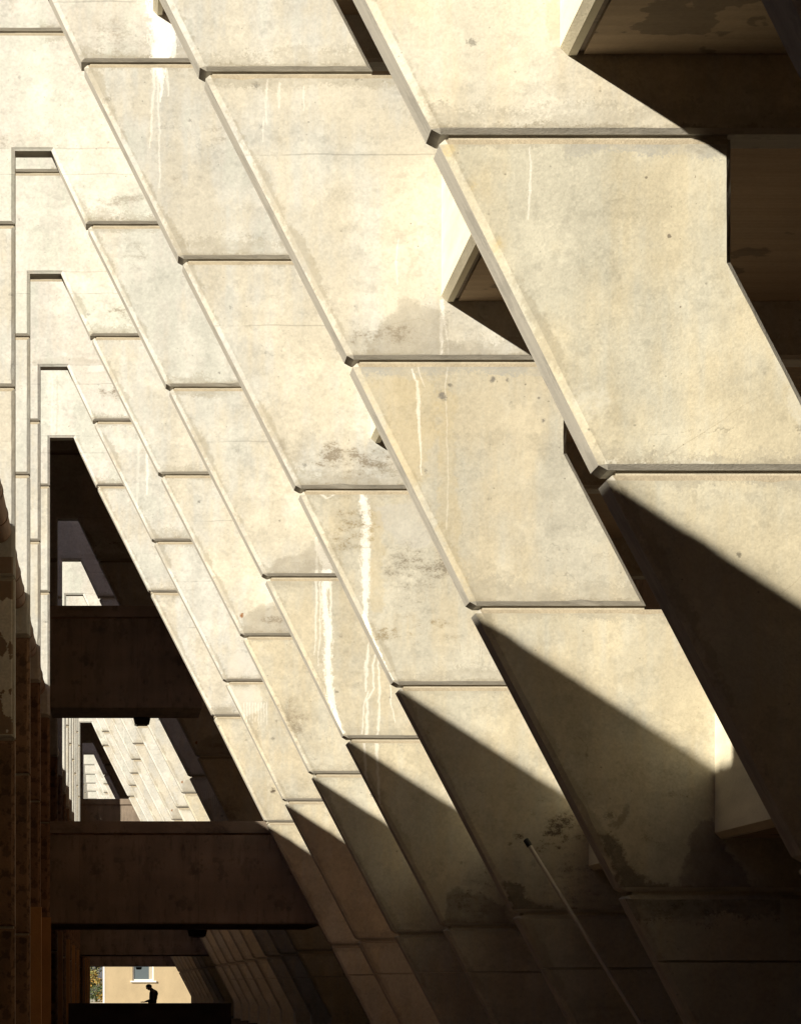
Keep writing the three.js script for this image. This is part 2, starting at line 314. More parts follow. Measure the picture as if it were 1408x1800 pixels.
const sheets = [null,
  new Sheet(1, 380, 1500, -420, 1850, TE * DK[1], 0.475, 1.0, [0.85, 0.95, 0.985, 1.08, 1, 1, 1], 1.0, [1, 1, 1, 1.05, 1, 1, 1], [1, 1, 1, 1, 1, 1, 1]), new Sheet(2, -100, 1650, -420, 2500, TE * DK[2], 0.445, 1.03, [0.85, 0.98, 0.94, 1.06, 1.1, 1, 1]),
  new Sheet(3, -480, 1650, -420, 3100, TE * DK[3], 0.46, 1.03, [0.85, 0.97, 0.98, 1.02, 1.0, 1.0, 1]), new Sheet(4, -480, 1650, -420, TOP, TE * DK[4], 0.49, 1.03, LOW),
  new Sheet(5, -480, 1650, -420, TOP, TE * DK[5], 0.50, 1.03, LOW), new Sheet(6, -480, 1650, -420, TOP, TE * DK[6], 0.515, 1.03, LOW), new Sheet(7, -480, 1650, -420, TOP, TE * DK[7], 0.515, 1.03, LOW)];
for (let k = 1; k <= 7; k++) sheets[k].weather();
{
  const [, a, b, c, d, e, f, g] = sheets, GR = [0.30, 0.275, 0.225], DK1 = [0.10, 0.078, 0.055], BR = [0.17, 0.135, 0.09], OC = [0.50, 0.40, 0.21], PALE = [0.56, 0.54, 0.46], BLU = [0.34, 0.335, 0.31];
  // nearest frame
  a.run([[933, 258, 2], [932, 300, 4], [931, 335, 5], [930, 385, 2]], 0.5);
  a.tide(J[2] - 14, -26, 0.5, BLU, 800, 1100); a.mould(1230, 262, 70, 16, 0.5, GR, 0.42); a.mould(880, 228, 60, 12, 0.5, BR, 0.5); a.mould(760, 190, 30, 60, 0.35, BR, 0.5);
  a.patch([[958, 0], [985, 0], [985, 66], [962, 74]], [0.40, 0.36, 0.28], 0.5, 4);
  a.patch([[1278, 300], [1287, 300], [1287, 470], [1300, 500], [1290, 505], [1272, 460]], PALE, 0.6, 5);
  a.patch([[1345, 590], [1352, 580], [1408, 690], [1408, 760], [1385, 700]], PALE, 0.55, 8);
  a.mould(1048, 700, 60, 55, 0.4, PALE, 0.48); a.mould(1140, 1050, 60, 90, 0.25, BR, 0.55); a.tide(J[1] + 5, 20, 0.6, PALE, 870, 1060);
  a.mould(1290, 1690, 140, 26, 0.6, DK1, 0.42); a.mould(1150, 1640, 60, 60, 0.5, DK1, 0.5); a.run([[1165, 1700, 3], [1170, 1740, 2]], 0.2);
  for (const [x, y] of [[790, 262], [832, 330], [846, 365], [875, 430]]) a.mould(x, y, 14, 26, 0.4, OC, 0.45);
  a.run([[1168, 802, 1], [1205, 778, 1.1], [1232, 764, 1], [1262, 746, 1.1], [1282, 726, 1], [1318, 706, 1], [1345, 688, 0.8]], -0.5, 1.6); a.run([[1098, 862, 0.8], [1126, 854, 0.9], [1150, 851, 0.6]], -0.4, 1.4); a.run([[1375, 1045, 0.9], [1395, 1030, 1], [1408, 1012, 0.8]], -0.5, 1.4);
  for (const [x, y, r] of [[1180, 362, 2.5], [1184, 370, 2], [1176, 415, 2.6], [1195, 420, 1.8], [1236, 455, 1.6], [1196, 540, 1.6], [1222, 310, 2], [1136, 312, 1.5]]) a.mould(x, y, r, r * 1.1, 0.9, [0.2, 0.175, 0.13], 0.2, 40);
  // second frame
  b.run([[1140, 1250, 0.8], [1175, 1266, 1], [1212, 1284, 0.8]], -0.45, 1.4); b.run([[905, 1190, 0.7], [860, 1290, 0.9], [852, 1350, 0.7]], -0.25, 2); b.run([[640, 610, 0.8], [700, 596, 1], [735, 604, 0.8]], -0.4, 2); b.run([[690, 570, 0.8], [740, 560, 0.9], [776, 574, 0.8]], -0.4, 2); b.run([[655, 588, 0.7], [720, 580, 0.9], [770, 596, 0.7]], -0.35, 2.4);
  for (const x of [800, 858, 905, 942]) b.run([[x, 660, 5], [x - 2, 800, 7], [x + 1, 1010, 4]], -0.07, 1.5);
  for (const [x, y0, y1, w] of [[470, 140, 220, 5], [464, 205, 250, 3], [492, 145, 190, 6], [536, 150, 195, 4], [700, 420, 500, 4]]) b.run([[x, y0, w * 0.6], [x - 2, (y0 + y1) / 2, w], [x - 1, y1, w * 0.5]], 0.4);
  b.run([[725, 648, 2], [733, 672, 5], [735, 700, 6], [737, 735, 6], [739, 780, 4], [741, 835, 2]], 0.85); b.run([[736, 645, 2], [741, 665, 2], [747, 680, 1.5]], 0.6);
  b.run([[776, 527, 7], [778, 560, 9], [776, 600, 6], [774, 640, 3]], 0.75); b.run([[782, 560, 3], [788, 615, 2.5], [783, 690, 2.5], [786, 760, 2], [788, 870, 2], [784, 930, 2]], 0.35);
  b.patch([[690, 545], [700, 530], [760, 545], [778, 560], [778, 636], [640, 636], [650, 600]], GR, 0.6, 12); b.patch([[780, 600], [800, 604], [850, 612], [872, 622], [935, 628], [940, 640], [780, 640]], GR, 0.6, 10);
  b.tide(J[2] - 6, -30, 0.62, BLU, 600, 1100); b.mould(715, 600, 120, 60, 0.45, BR, 0.52, 160);
  b.patch([[640, 660], [720, 655], [770, 672], [765, 760], [740, 900], [720, 860]], OC, 0.30, 16); b.patch([[775, 690], [800, 690], [812, 980], [835, 1060], [800, 1000], [770, 930]], OC, 0.26, 10);
  for (const [x, y, r] of [[779, 696, 6], [748, 828, 5], [866, 668, 4], [892, 668, 3], [898, 708, 5], [955, 738, 4], [947, 700, 2]]) b.mould(x, y, r, r * 1.2, 0.8, [0.2, 0.185, 0.155], 0.3, 60);
  b.patch([[1048, 1462], [1066, 1458], [1090, 1490], [1096, 1508], [1120, 1540], [1150, 1556], [1180, 1560], [1260, 1562], [1300, 1566], [1100, 1572]], DK1, 0.8, 9);
  b.patch([[1226, 1448], [1240, 1440], [1262, 1452], [1266, 1480], [1300, 1520], [1330, 1568], [1196, 1566], [1206, 1520]], [0.15, 0.12, 0.105], 0.7, 9);
  b.patch([[1068, 1450], [1085, 1440], [1096, 1410], [1104, 1408], [1100, 1440], [1090, 1455]], DK1, 0.5, 6); b.mould(1140, 1400, 80, 20, 0.45, BR, 0.5, 120); b.mould(1150, 1480, 70, 60, 0.4, BR, 0.55, 90); b.tide(J[0] - 6, -60, 0.5, DK1, 1180, 1600);
  // third frame
  c.patch([[272, -12], [284, -12], [296, 8], [306, 44], [308, 84], [300, 104], [294, 118], [288, 112], [282, 122], [276, 108], [270, 84], [273, 40]], [0.84, 0.83, 0.78], 1.0, 6); c.run([[272, -8, 12], [276, 40, 14], [283, 100, 18], [285, 150, 6], [283, 180, 3]], 0.9); c.run([[274, -5, 30], [278, 30, 34], [288, 40, 44], [286, 70, 42], [283, 100, 30], [280, 118, 22], [284, 138, 12]], 0.98); c.run([[270, 110, 8], [272, 150, 5], [266, 230, 4], [265, 260, 2]], 0.5); c.run([[292, 100, 8], [296, 150, 4], [297, 170, 2]], 0.5); c.run([[278, 130, 5], [281, 220, 4], [282, 330, 3]], 0.45); c.run([[306, 40, 8], [307, 90, 7], [303, 112, 4]], 0.8);
  c.mould(350, 240, 70, 60, 0.3, BR, 0.54, 120); c.mould(330, 330, 60, 40, 0.25, BR, 0.55, 120); c.mould(195, 60, 60, 36, 0.28, BR, 0.48, 160); c.mould(240, 80, 40, 20, 0.25, GR, 0.45);
  c.mould(610, 800, 90, 52, 0.55, BR, 0.47, 130); c.mould(640, 838, 60, 24, 0.6, [0.2, 0.17, 0.12], 0.44, 110); c.mould(530, 780, 40, 40, 0.35, GR, 0.48); c.patch([[520, 846], [620, 838], [660, 830], [670, 858], [530, 860]], GR, 0.35, 8);
  c.run([[634, 866, 5], [640, 880, 14], [646, 915, 17], [643, 960, 16], [644, 1020, 14], [643, 1085, 8], [649, 1108, 6], [668, 1150, 6], [690, 1196, 5]], 0.95); c.run([[560, 866, 4], [575, 876, 3], [590, 868, 2]], 0.6);
  c.mould(600, 920, 60, 70, 0.6, [0.22, 0.17, 0.09], 0.47, 120); c.mould(770, 985, 90, 60, 0.75, [0.22, 0.195, 0.15], 0.47, 120); c.mould(700, 1000, 50, 60, 0.6, [0.2, 0.18, 0.14], 0.5, 90); c.mould(800, 940, 60, 40, 0.5, [0.24, 0.21, 0.16], 0.5, 110); c.mould(730, 1110, 90, 26, 0.6, [0.25, 0.2, 0.12], 0.5, 110);
  c.patch([[660, 900], [720, 880], [790, 900], [800, 930], [740, 960], [690, 950]], [0.46, 0.45, 0.42], 0.45, 12); c.patch([[650, 900], [672, 900], [676, 1080], [655, 1080]], OC, 0.28, 8);
  for (const [x, y0, y1] of [[843, 1125, 1165], [847, 1122, 1158], [808, 1130, 1150]]) c.run([[x, y0, 1.2], [x, y1, 1]], -0.5);
  c.mould(985, 1480, 60, 70, 0.8, [0.12, 0.098, 0.075], 0.45, 90); c.mould(1000, 1545, 70, 50, 0.6, [0.15, 0.125, 0.105], 0.4, 110); c.patch([[885, 1545], [925, 1552], [925, 1575], [960, 1590], [1060, 1600], [905, 1604]], DK1, 0.75, 9); c.mould(912, 1471, 10, 8, 0.8, DK1, 0.3, 60); c.mould(945, 1438, 18, 6, 0.7, DK1, 0.42, 60);
  for (const [x, y] of [[800, 1765], [825, 1772], [790, 1780]]) c.mould(x, y, 12, 12, 0.6, DK1, 0.42, 70);
  // fourth frame
  d.run([[556, 945, 6], [562, 965, 14], [574, 990, 22], [576, 1010, 16], [570, 1050, 10], [576, 1090, 13], [578, 1140, 14], [577, 1190, 14], [583, 1225, 12], [592, 1262, 8], [604, 1290, 6]], 0.96); d.run([[558, 960, 4], [557, 1010, 5], [557, 1060, 4], [554, 1150, 2]], 0.55); d.run([[563, 1010, 3], [564, 1090, 3], [560, 1170, 2]], 0.5); d.run([[582, 990, 5], [582, 1060, 4], [583, 1120, 3]], 0.6);
  for (const q of [[[649, 1130, 2], [645, 1165, 7], [643, 1215, 3]], [[660, 1150, 3], [656, 1175, 4], [658, 1210, 3], [646, 1230, 4], [645, 1295, 6]], [[665, 1160, 3], [668, 1210, 4], [667, 1260, 5], [664, 1300, 4]], [[648, 1215, 3], [640, 1240, 2.5], [637, 1290, 2]], [[687, 1205, 2], [688, 1240, 2], [696, 1270, 1.5]], [[640, 1300, 5], [645, 1380, 4], [652, 1440, 3]], [[662, 1300, 6], [664, 1350, 5], [668, 1420, 4]]]) d.run(q, 0.62);
  d.patch([[480, 985], [520, 975], [540, 965], [560, 940], [590, 960], [590, 1006], [470, 1006]], GR, 0.58, 8); d.mould(640, 1550, 60, 30, 0.4, DK1, 0.48); d.patch([[782, 1568], [800, 1560], [890, 1590], [900, 1628], [786, 1628]], DK1, 0.45, 8); d.mould(840, 1580, 50, 40, 0.6, [0.14, 0.115, 0.09], 0.45, 90);
  d.tide(3054, 60, 0.2, GR, -480, -150); d.mould(20, 245, 40, 26, 0.3, BR, 0.48, 160); d.mould(190, 355, 70, 20, 0.35, BR, 0.5, 160); d.mould(240, 440, 26, 30, 0.3, BR, 0.5, 110);
  // farther frames
  e.patch([[455, 1065], [500, 1060], [515, 1080], [516, 1118], [430, 1118], [428, 1085]], GR, 0.6, 7); e.mould(470, 1090, 40, 26, 0.5, BR, 0.5, 120); e.mould(426, 1082, 3, 3, 0.9, [0.25, 0.12, 0.05], 0.2, 40); e.mould(520, 1270, 50, 70, 0.4, BR, 0.5, 110); e.mould(200, 550, 50, 16, 0.5, BR, 0.45, 160);
  e.run([[470, 1300, 3], [560, 1310, 2]], -0.1); e.mould(600, 1470, 40, 60, 0.3, BR, 0.55, 100); e.run([[132, 545, 4], [129, 575, 5], [131, 620, 3]], 0.6);
  f.run([[259, 798, 4], [260, 830, 5], [259, 870, 2]], 0.8); f.run([[246, 760, 4], [243, 850, 5], [242, 900, 3]], 0.3); f.patch([[160, 640], [185, 640], [186, 652], [150, 655]], [0.72, 0.71, 0.68], 0.7, 6); f.patch([[400, 1165], [420, 1140], [440, 1150], [455, 1185], [400, 1190]], [0.64, 0.62, 0.57], 0.5, 6); f.patch([[400, 1205], [455, 1205], [465, 1240], [430, 1260], [410, 1235]], [0.68, 0.66, 0.60], 0.6, 8);
  for (let q = 0; q < 9; q++) f.run([[430 + q * 5, 1235, 2], [430 + q * 5, 1265 + rnd() * 12, 1]], 0.5);
  f.mould(190, 690, 40, 14, 0.5, BR, 0.45, 160); f.mould(140, 600, 60, 14, 0.25, [0.62, 0.6, 0.52], 0.5); f.patch([[60, 632], [110, 626], [190, 634], [190, 642], [60, 642]], [0.36, 0.33, 0.27], 0.35, 5);
  g.run([[102, 660, 3], [102, 720, 4], [100, 765, 3]], -0.25); g.run([[93, 660, 2], [92, 760, 3]], 0.4); g.mould(390, 1252, 30, 8, 0.5, GR, 0.3, 160); g.mould(280, 1080, 12, 30, 0.25, BR, 0.5); g.mould(480, 1390, 4, 4, 0.8, DK1, 0.2, 40);
}
// an old white coat flaking off the fourth column, in photo coordinates of that frame
{
  const s = sheets[4], [xa, ya] = s.at(-60, 1290), [xb, yb] = s.at(23, 1000), o = 0.31;
  s.each(xa - 200, xb, ya, yb + 40, (x, y, i) => {
    const top = sst(yb - 190, yb - 60, y + (smp(NB, x / 300, y / 300) - 0.5) * 160), n = smp(NB, x / 520 + o, y / 520 + 0.12) * 0.75 + smp(NC, x / 420, y / 420) * 0.25 + top * 0.5 + sst(xb - 22, xb - 4, x) * 0.1;
    if (y > ya + 4 && n < 0.64 && x < xb) { const v = 0.9 + (smp(ND, x / 200, y / 200) - 0.5) * 0.3; s.paint(i, [0.76 * v, 0.72 * v, 0.60 * v], 0.95); s.b[i] = 0.85; }
    else s.paint(i, [0.20, 0.115, 0.06], 0.8 * clamp(1 - Math.max(0, x - xb) / 10));
  });
}
const faceMat = sheets.map((s) => s && s.material());

// ------------------------------------------------------------------ one precast piece: bevelled front edges, ragged arrises, thickness
function panel(pts, bevel, sheet, step) {
  const n = pts.length, T = TH * S, D = 0.024;
  const P = pts.map(([x, y]) => [X(x), y * S]), off = [];
  for (let i = 0; i < n; i++) {
    const clip0 = bevel[i] < 0, clip1 = bevel[(i + n - 1) % n] < 0;      // a clipped corner: both its ends share one inner point
    const ia = clip1 ? (i + n - 2) % n : (i + n - 1) % n, ib = clip0 ? (i + 1) % n : i;
    const a = P[ia], a2 = P[(ia + 1) % n], b = P[ib], c = P[(ib + 1) % n], wa = bevel[ia] * S, wb = bevel[ib] * S;
    const l1 = Math.hypot(a2[0] - a[0], a2[1] - a[1]), l2 = Math.hypot(c[0] - b[0], c[1] - b[1]);
    const n1 = [-(a2[1] - a[1]) / l1, (a2[0] - a[0]) / l1], n2 = [-(c[1] - b[1]) / l2, (c[0] - b[0]) / l2], cr = n1[0] * n2[1] - n1[1] * n2[0];
    const k1 = n1[0] * a2[0] + n1[1] * a2[1] + wa, k2 = n2[0] * b[0] + n2[1] * b[1] + wb;
    off.push(Math.abs(cr) < 0.02 ? [b[0] + n2[0] * wb, b[1] + n2[1] * wb] : [(k1 * n2[1] - k2 * n1[1]) / cr, (n1[0] * k2 - n2[0] * k1) / cr]);
  }
  const outer = [], inner = [], run = [], own = [];
  let len = 0;
  for (let i = 0; i < n; i++) {
    const j = (i + 1) % n, l = Math.hypot(P[j][0] - P[i][0], P[j][1] - P[i][1]), m = bevel[i] > 0 ? Math.max(1, Math.round(l / step)) : 1, nx = -(P[j][1] - P[i][1]) / l, ny = (P[j][0] - P[i][0]) / l;
    for (let q = 0; q < m; q++) {
      const t = q / m; let c = 0, w = 0;
      if (q) { c = (rnd() - 0.4) * 0.005; w = (rnd() - 0.6) * 0.002; if (rnd() < 0.025) c += 0.006 + rnd() * 0.016;  }
      outer.push([mixn(P[i][0], P[j][0], t) + nx * Math.max(0, w), mixn(P[i][1], P[j][1], t) + ny * Math.max(0, w)]);
      inner.push([mixn(off[i][0], off[j][0], t) + nx * c, mixn(off[i][1], off[j][1], t) + ny * c]); run.push(len + l * t); own.push(i);
    }
    len += l;
  }
  const pos = [], uv = [], N = outer.length, tops = [];
  const fu = (p) => sheet ? [(p[0] / S - sheet.x0) / (sheet.x1 - sheet.x0), (p[1] / S - sheet.y0) / (sheet.y1 - sheet.y0)] : p;
  const keep = inner.map((p, i) => i).filter((i) => { const q = inner[(i + 1) % N]; return Math.hypot(q[0] - inner[i][0], q[1] - inner[i][1]) > 1e-7; });
  for (const t of THREE.ShapeUtils.triangulateShape(keep.map((i) => new THREE.Vector2(...inner[i])), [])) for (const k of t.map((i) => keep[i])) { pos.push(inner[k][0], inner[k][1] + EYE, 0); uv.push(...fu(inner[k])); }
  const quad = (a, b, c, d, ua, ub) => { const v = [a, b, c, d], w = [ua[0], ua[1], ub[1], ub[0]]; for (const k of [0, 1, 2, 0, 2, 3]) { pos.push(v[k][0], v[k][1] + EYE, v[k][2]); uv.push(...w[k]); } };
  if (sheet) for (let i = 0; i < N; i++) if (bevel[own[i]] === CL) { const j = (i + 1) % N; quad([...inner[i], 0], [...outer[i], -D], [...outer[j], -D], [...inner[j], 0], [fu(inner[i]), fu(outer[i])], [fu(inner[j]), fu(outer[j])]); }
  const front = pos.length / 3;
  for (let i = 0; i < N; i++) {
    const j = (i + 1) % N, ra = run[i], rb = j ? run[j] : len, a0 = [...inner[i], 0], b0 = [...inner[j], 0], a1 = [...outer[i], -D], b1 = [...outer[j], -D], a2 = [...outer[i], -T], b2 = [...outer[j], -T];
    if (sheet && bevel[own[i]] === CL) ; else if (outer[j][0] < outer[i][0] - 1e-4 && Math.abs(outer[j][1] - outer[i][1]) < 0.03) tops.push([a0, a1, b1, b0, [[0, ra], [0.06, ra]], [[0, rb], [0.06, rb]]]);
    else quad(a0, a1, b1, b0, [[0, ra], [0.06, ra]], [[0, rb], [0.06, rb]]);
    quad(a1, a2, b2, b1, [[0.06, ra], [T, ra]], [[0.06, rb], [T, rb]]);
  }
  const ledge = pos.length / 3;
  for (const t of tops) quad(...t);
  const rear = pos.length / 3;
  for (const t of THREE.ShapeUtils.triangulateShape(P.map((p) => new THREE.Vector2(...p)), [])) for (const k of [t[0], t[2], t[1]]) { pos.push(P[k][0], P[k][1] + EYE, -T); uv.push(...P[k]); }
  const g = new THREE.BufferGeometry();
  g.setAttribute('position', new THREE.Float32BufferAttribute(pos, 3)); g.setAttribute('uv', new THREE.Float32BufferAttribute(uv, 2)); g.computeVertexNormals();
  g.addGroup(0, front, 0); g.addGroup(front, ledge - front, 1); if (rear > ledge) g.addGroup(ledge, rear - ledge, 3); g.addGroup(rear, pos.length / 3 - rear, 2);
  return g;
}
const CL = 13, CJ = 10, HG = 4.5;                       // bevel of the leaning edge, bevel at the joints, half a joint
function makeFrame(label, k, z, opt = {}) {
  const root = thing('concrete_frame', label, 'concrete frame', [DX[k] * S, DY[k] * S, z], 'leaning concrete frames of the long hall');
  const sh = sheets[k], mats = [faceMat[k], edgeMat, warmBounceMat, ledgeMat], low = [shadedColumnMat, shadedColumnMat, warmBounceMat, shadedColumnMat], step = opt.step ?? 0.13;
  const add = (name, pts, bevel, m = mats) => part(name, panel(pts, bevel, m === low ? null : sh, step), m, root);
  // outlines run anticlockwise: bottom edge, right edge(s), top edge, leaning edge
  const leg = (ya, yb, right) => { const a = ya + HG, b = yb - HG; const r = right(a, b), c = opt.clip ?? 9;
    add('leg_panel', [[XL(a) + 12, a], ...r, [XL(b) + 15, b], [XL(b - c), b - c], [XL(a + c), a + c]], [CJ, ...r.map((_, i, l) => (i < l.length - 1 ? 8 : CJ)), -1, CL, -1]); };
  const wide = (a, b) => [[RW, a], [RW, b]];
  add('leg_foot', [[1450, GROUND], [RW, GROUND], [RW, 49], [XL(49), 49], [1450, -215]], [0, 0, 2, CL, CL]);
  add('leg_panel', [[XL(51), 51], [RW, 51], [RW, J[0] - HG], [XL(J[0] - HG) + 12, J[0] - HG], [XL(J[0] - 12), J[0] - 12]], [2, 0, CJ, -1, CL]);
  leg(J[0], J[1], wide);
  leg(J[1], J[2], (a, b) => [[1285 - (a - 900) * 0.522, a], [1092, 1270], [1092, b]]);
  leg(J[2], J[3], wide);
  leg(J[3], J[4], (a, b) => [[630 - (a - 2183) * 0.516, a], [437, 2557], [437, b]]);
  { const a = J[4] + HG, b = J[5] - HG; add('lintel_panel', [[XC0, a], [XC1, a], [XC1, SOFFIT], [XL(SOFFIT), SOFFIT], [XL(a), a], [RW, a], [RW, b], [XC0, b]], [CJ, CL, CL, CL, CJ, 0, CJ, 0]); }
  add('head_panel', [[XC0, J[5] + HG], [RW, J[5] + HG], [RW, TOP], [XC0, TOP]], [CJ, 0, 0, 0]);
  const ys = [GROUND - HG, ...J.slice(0, 5)];
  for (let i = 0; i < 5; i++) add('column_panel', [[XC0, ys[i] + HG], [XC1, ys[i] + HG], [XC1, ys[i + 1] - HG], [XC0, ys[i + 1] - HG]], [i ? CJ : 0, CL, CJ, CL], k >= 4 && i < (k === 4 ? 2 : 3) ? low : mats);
  // mortar set back in the joints, stopping short of the leaning edge
  const short = opt.short ?? 22, ends = [RW - 1, 1280, 1088, 626, 433, RW - 1];
  J.forEach((y, i) => { const r = [];
    const l = i === 5 ? XC0 + 3 : XL(y) + short; r.push(box(X(l), X(ends[i]), Y(y - HG) + 0.0005, Y(y + HG) - 0.0005, -TH * S + 0.02, -0.046));
    if (i < 5) r.push(box(X(XC0 + 3), X(XC1 - 5), Y(y - HG) + 0.0005, Y(y + HG) - 0.0005, -TH * S + 0.02, -0.046));
    for (const g of r) part('joint_mortar', g, mortarMat, root);
  });
  return root;
}
const ORD = ['', 'nearest sunlit', 'second', 'third', 'fourth', 'fifth', 'sixth', 'seventh and last'];
const frameLabel = [null,
  'nearest sunlit leaning concrete frame, filling the right with its warm grainy panels',
  'second leaning concrete frame, with a thin white run below its middle joint',
  'third leaning concrete frame, spotted with grey mould and a long white lime run',
  'fourth leaning concrete frame, the outermost whose tall opening shows at the left edge',
  'fifth leaning concrete frame, its opening nested just inside the outermost one',
  'sixth leaning concrete frame, its opening nested just outside the black one',
  'seventh leaning concrete frame, framing the black opening with two dark cross beams'];
const frames = [];
for (let k = 1; k <= 7; k++) frames[k] = makeFrame(frameLabel[k], k, Z(DK[k]), { short: k === 7 ? 6 : 24, step: 0.11 + 0.02 * k });
for (const k of [6, 7]) part('base_cladding', box(X(XC0) + 0.001, X(XC1) + 0.022, 0.004, Y(k === 6 ? 379 : 371), -TH * S + 0.03, 0.02), ochreMat, frames[k]);
copyOf(frames[4], 'dark concrete frame in shade, a sliver of its edge at the top right corner', [0, 0, Z(0.6376)]);
copyOf(frames[4], 'dark concrete frame in shade, out of sight beside the viewer', [0, 0, Z(0.2752)]);
const M2 = [3.724, 4.0864, 4.4488, 4.8112, 5.1736, 5.536, 5.8984, 6.2608, 6.6232], M3 = M2.map((d) => d + 3.451);
const nth = ['first', 'second', 'third', 'fourth', 'fifth', 'sixth', 'seventh', 'eighth', 'ninth'];
M2.forEach((d, i) => copyOf(frames[5 + i % 2], i === 0 ? 'pitch black concrete frame standing right behind the two dark cross beams' : i === 1 ? 'dim grey concrete frame in shade seen inside the black opening' : `small sunlit concrete frame far inside the opening, ${nth[i]} behind the nearer dark cross beams`, [0, 0, Z(d)], 'concrete frames of the middle block'));
M3.forEach((d, i) => copyOf(frames[5 + i % 2], `tiny distant concrete frame, ${nth[i]} behind the farther dark cross beams`, [0, 0, Z(d)], 'concrete frames of the far block'));

// ------------------------------------------------------------------ balconies between the frames: parapet, drip edge, slab
const gap = (0.3624 * D1) - TH * S;
function makeBalcony(label, dx, dy, z) {          // z: face of the frame behind it
  const o = thing('balcony', label, 'balcony', [X(791 + dx), Y(1632 + dy), z], 'balconies between the leaning frames');
  const P = (list) => list.map(([x, y]) => [(x - 791) * S, (y - 1632) * S]);
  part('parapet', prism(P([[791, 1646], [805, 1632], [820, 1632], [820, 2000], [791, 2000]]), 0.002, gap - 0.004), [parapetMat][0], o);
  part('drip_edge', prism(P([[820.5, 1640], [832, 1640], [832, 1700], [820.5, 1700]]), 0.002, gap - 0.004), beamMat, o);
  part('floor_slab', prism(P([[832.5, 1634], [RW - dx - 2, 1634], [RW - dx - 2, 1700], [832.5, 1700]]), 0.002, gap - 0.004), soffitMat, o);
  return o;
}
const bl = [[0, 0, 'middle'], [655, -1287, 'lower'], [-655, 1287, 'upper']];
const seenBalcony = {
  'middle1': 'broad balcony soffit with damp stains at the top right, above a black shadow', 'middle2': 'balcony end with a pale parapet and wedge of shade, in front of the second frame', 'middle3': 'small balcony corner peeping out in front of the third frame',
  'lower2': 'low balcony with half its pale parapet sunlit, at the lower right', 'lower3': 'tiny pale balcony corner near the upper end of the leaning pole', 'upper3': 'high balcony whose stained corner touches the top edge of the picture, above white lime', 'upper2': 'dark balcony underside behind the slanted gap at the top middle' };
const balconies = {};
for (let k = 1; k <= 5; k++) for (const [dx, dy, lv] of bl) {
  const label = seenBalcony[lv + k] ?? `hidden ${lv} balcony behind the ${ORD[k - 1] || 'shaded'} leaning frame`;
  if (!balconies[lv]) balconies[lv] = makeBalcony(label, dx + DX[k], dy + DY[k], Z(DK[k]) + 0.002);
  else copyOf(balconies[lv], label, [X(791 + dx + DX[k]), Y(1632 + dy + DY[k]), Z(DK[k]) + 0.002]);
}

// ------------------------------------------------------------------ the rest of the hall
const Zs = (d) => Z(d) - TH * S;
const blocks = [[0.2752, 3.1716, 'near'], [3.724, 6.6232, 'middle'], [7.175, 10.0742, 'far']];
tag(part('ground', box(-250, 250, -0.6, 0, -420, 60), groundMat, scene), 'dark paved ground of the hall', 'ground', null, 'structure');
tag(part('bounce_court', box(X(-3600), X(-642), 0.001, 0.012, Z(10), 4), wallMat, scene), 'unseen pale paving added left of the columns to bounce sky light', 'paving', null, 'structure');  // added to reflect sky onto surfaces that look left
tag(part('bounce_paving', box(X(XC0), X(RW), 0.001, 0.012, Z(3.16), 5.19), pavingMat, scene), 'unseen brown paving added in the near hall for bounce light', 'paving', null, 'structure');  // lighter strip laid over the dark ground as bounce fill
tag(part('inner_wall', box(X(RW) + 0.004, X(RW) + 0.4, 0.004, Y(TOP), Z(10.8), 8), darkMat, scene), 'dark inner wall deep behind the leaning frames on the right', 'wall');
[[8 / -D1, 0.2752], [0.64, 3.724], [4.09, 7.175], [7.545, 10.3]].forEach(([a, b], i) => tag(part('roof', box(X(XC0) + 0.02, X(RW) + 0.6, Y(TOP) + 0.004, Y(TOP) + 0.5, Z(b), Z(a)), darkMat, scene), ['added unseen roof keeping sky off the viewer', 'added unseen roof keeping sky off the near frames', 'added unseen roof keeping sky off the middle block', 'added unseen roof keeping sky off the far block'][i], 'roof'));  // out of view, added to block the sky and keep the hall dark
tag(part('back_wall', box(X(XC0), X(RW), 0.004, Y(TOP), 5.2, 5.6), warmBounceMat, scene), 'unseen wall behind the viewer, lightened to bounce light', 'wall');  // out of view, given the red-brown bounce colour to lift nearby shade
blocks.forEach(([a, b, nm], i) => {
  const z0 = Zs(b) + 0.002, z1 = Z(a) - 0.002;
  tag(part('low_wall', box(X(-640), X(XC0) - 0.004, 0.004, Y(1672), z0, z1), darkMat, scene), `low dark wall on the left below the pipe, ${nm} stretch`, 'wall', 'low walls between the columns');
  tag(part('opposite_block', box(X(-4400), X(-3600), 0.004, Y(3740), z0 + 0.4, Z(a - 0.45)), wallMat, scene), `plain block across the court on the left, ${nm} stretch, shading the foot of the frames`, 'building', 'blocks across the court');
});
// towers closing the bays between the blocks; they stand out to the left and shade the next bay
[[-0.277, 0.2752], [3.1716, 3.724], [6.6232, 7.175]].forEach(([a, b], i) => {
  tag(part('stair_tower', box(X(-3100), X(XC0) + 0.0, 0.004, Y(4850), Z(b) + 0.001, Zs(a) - 0.001), darkMat, scene), ['dark stair tower beside the viewer', 'dark stair tower closing the bay behind the seventh frame', 'dark stair tower closing the bay behind the middle block'][i], 'tower', null);
});
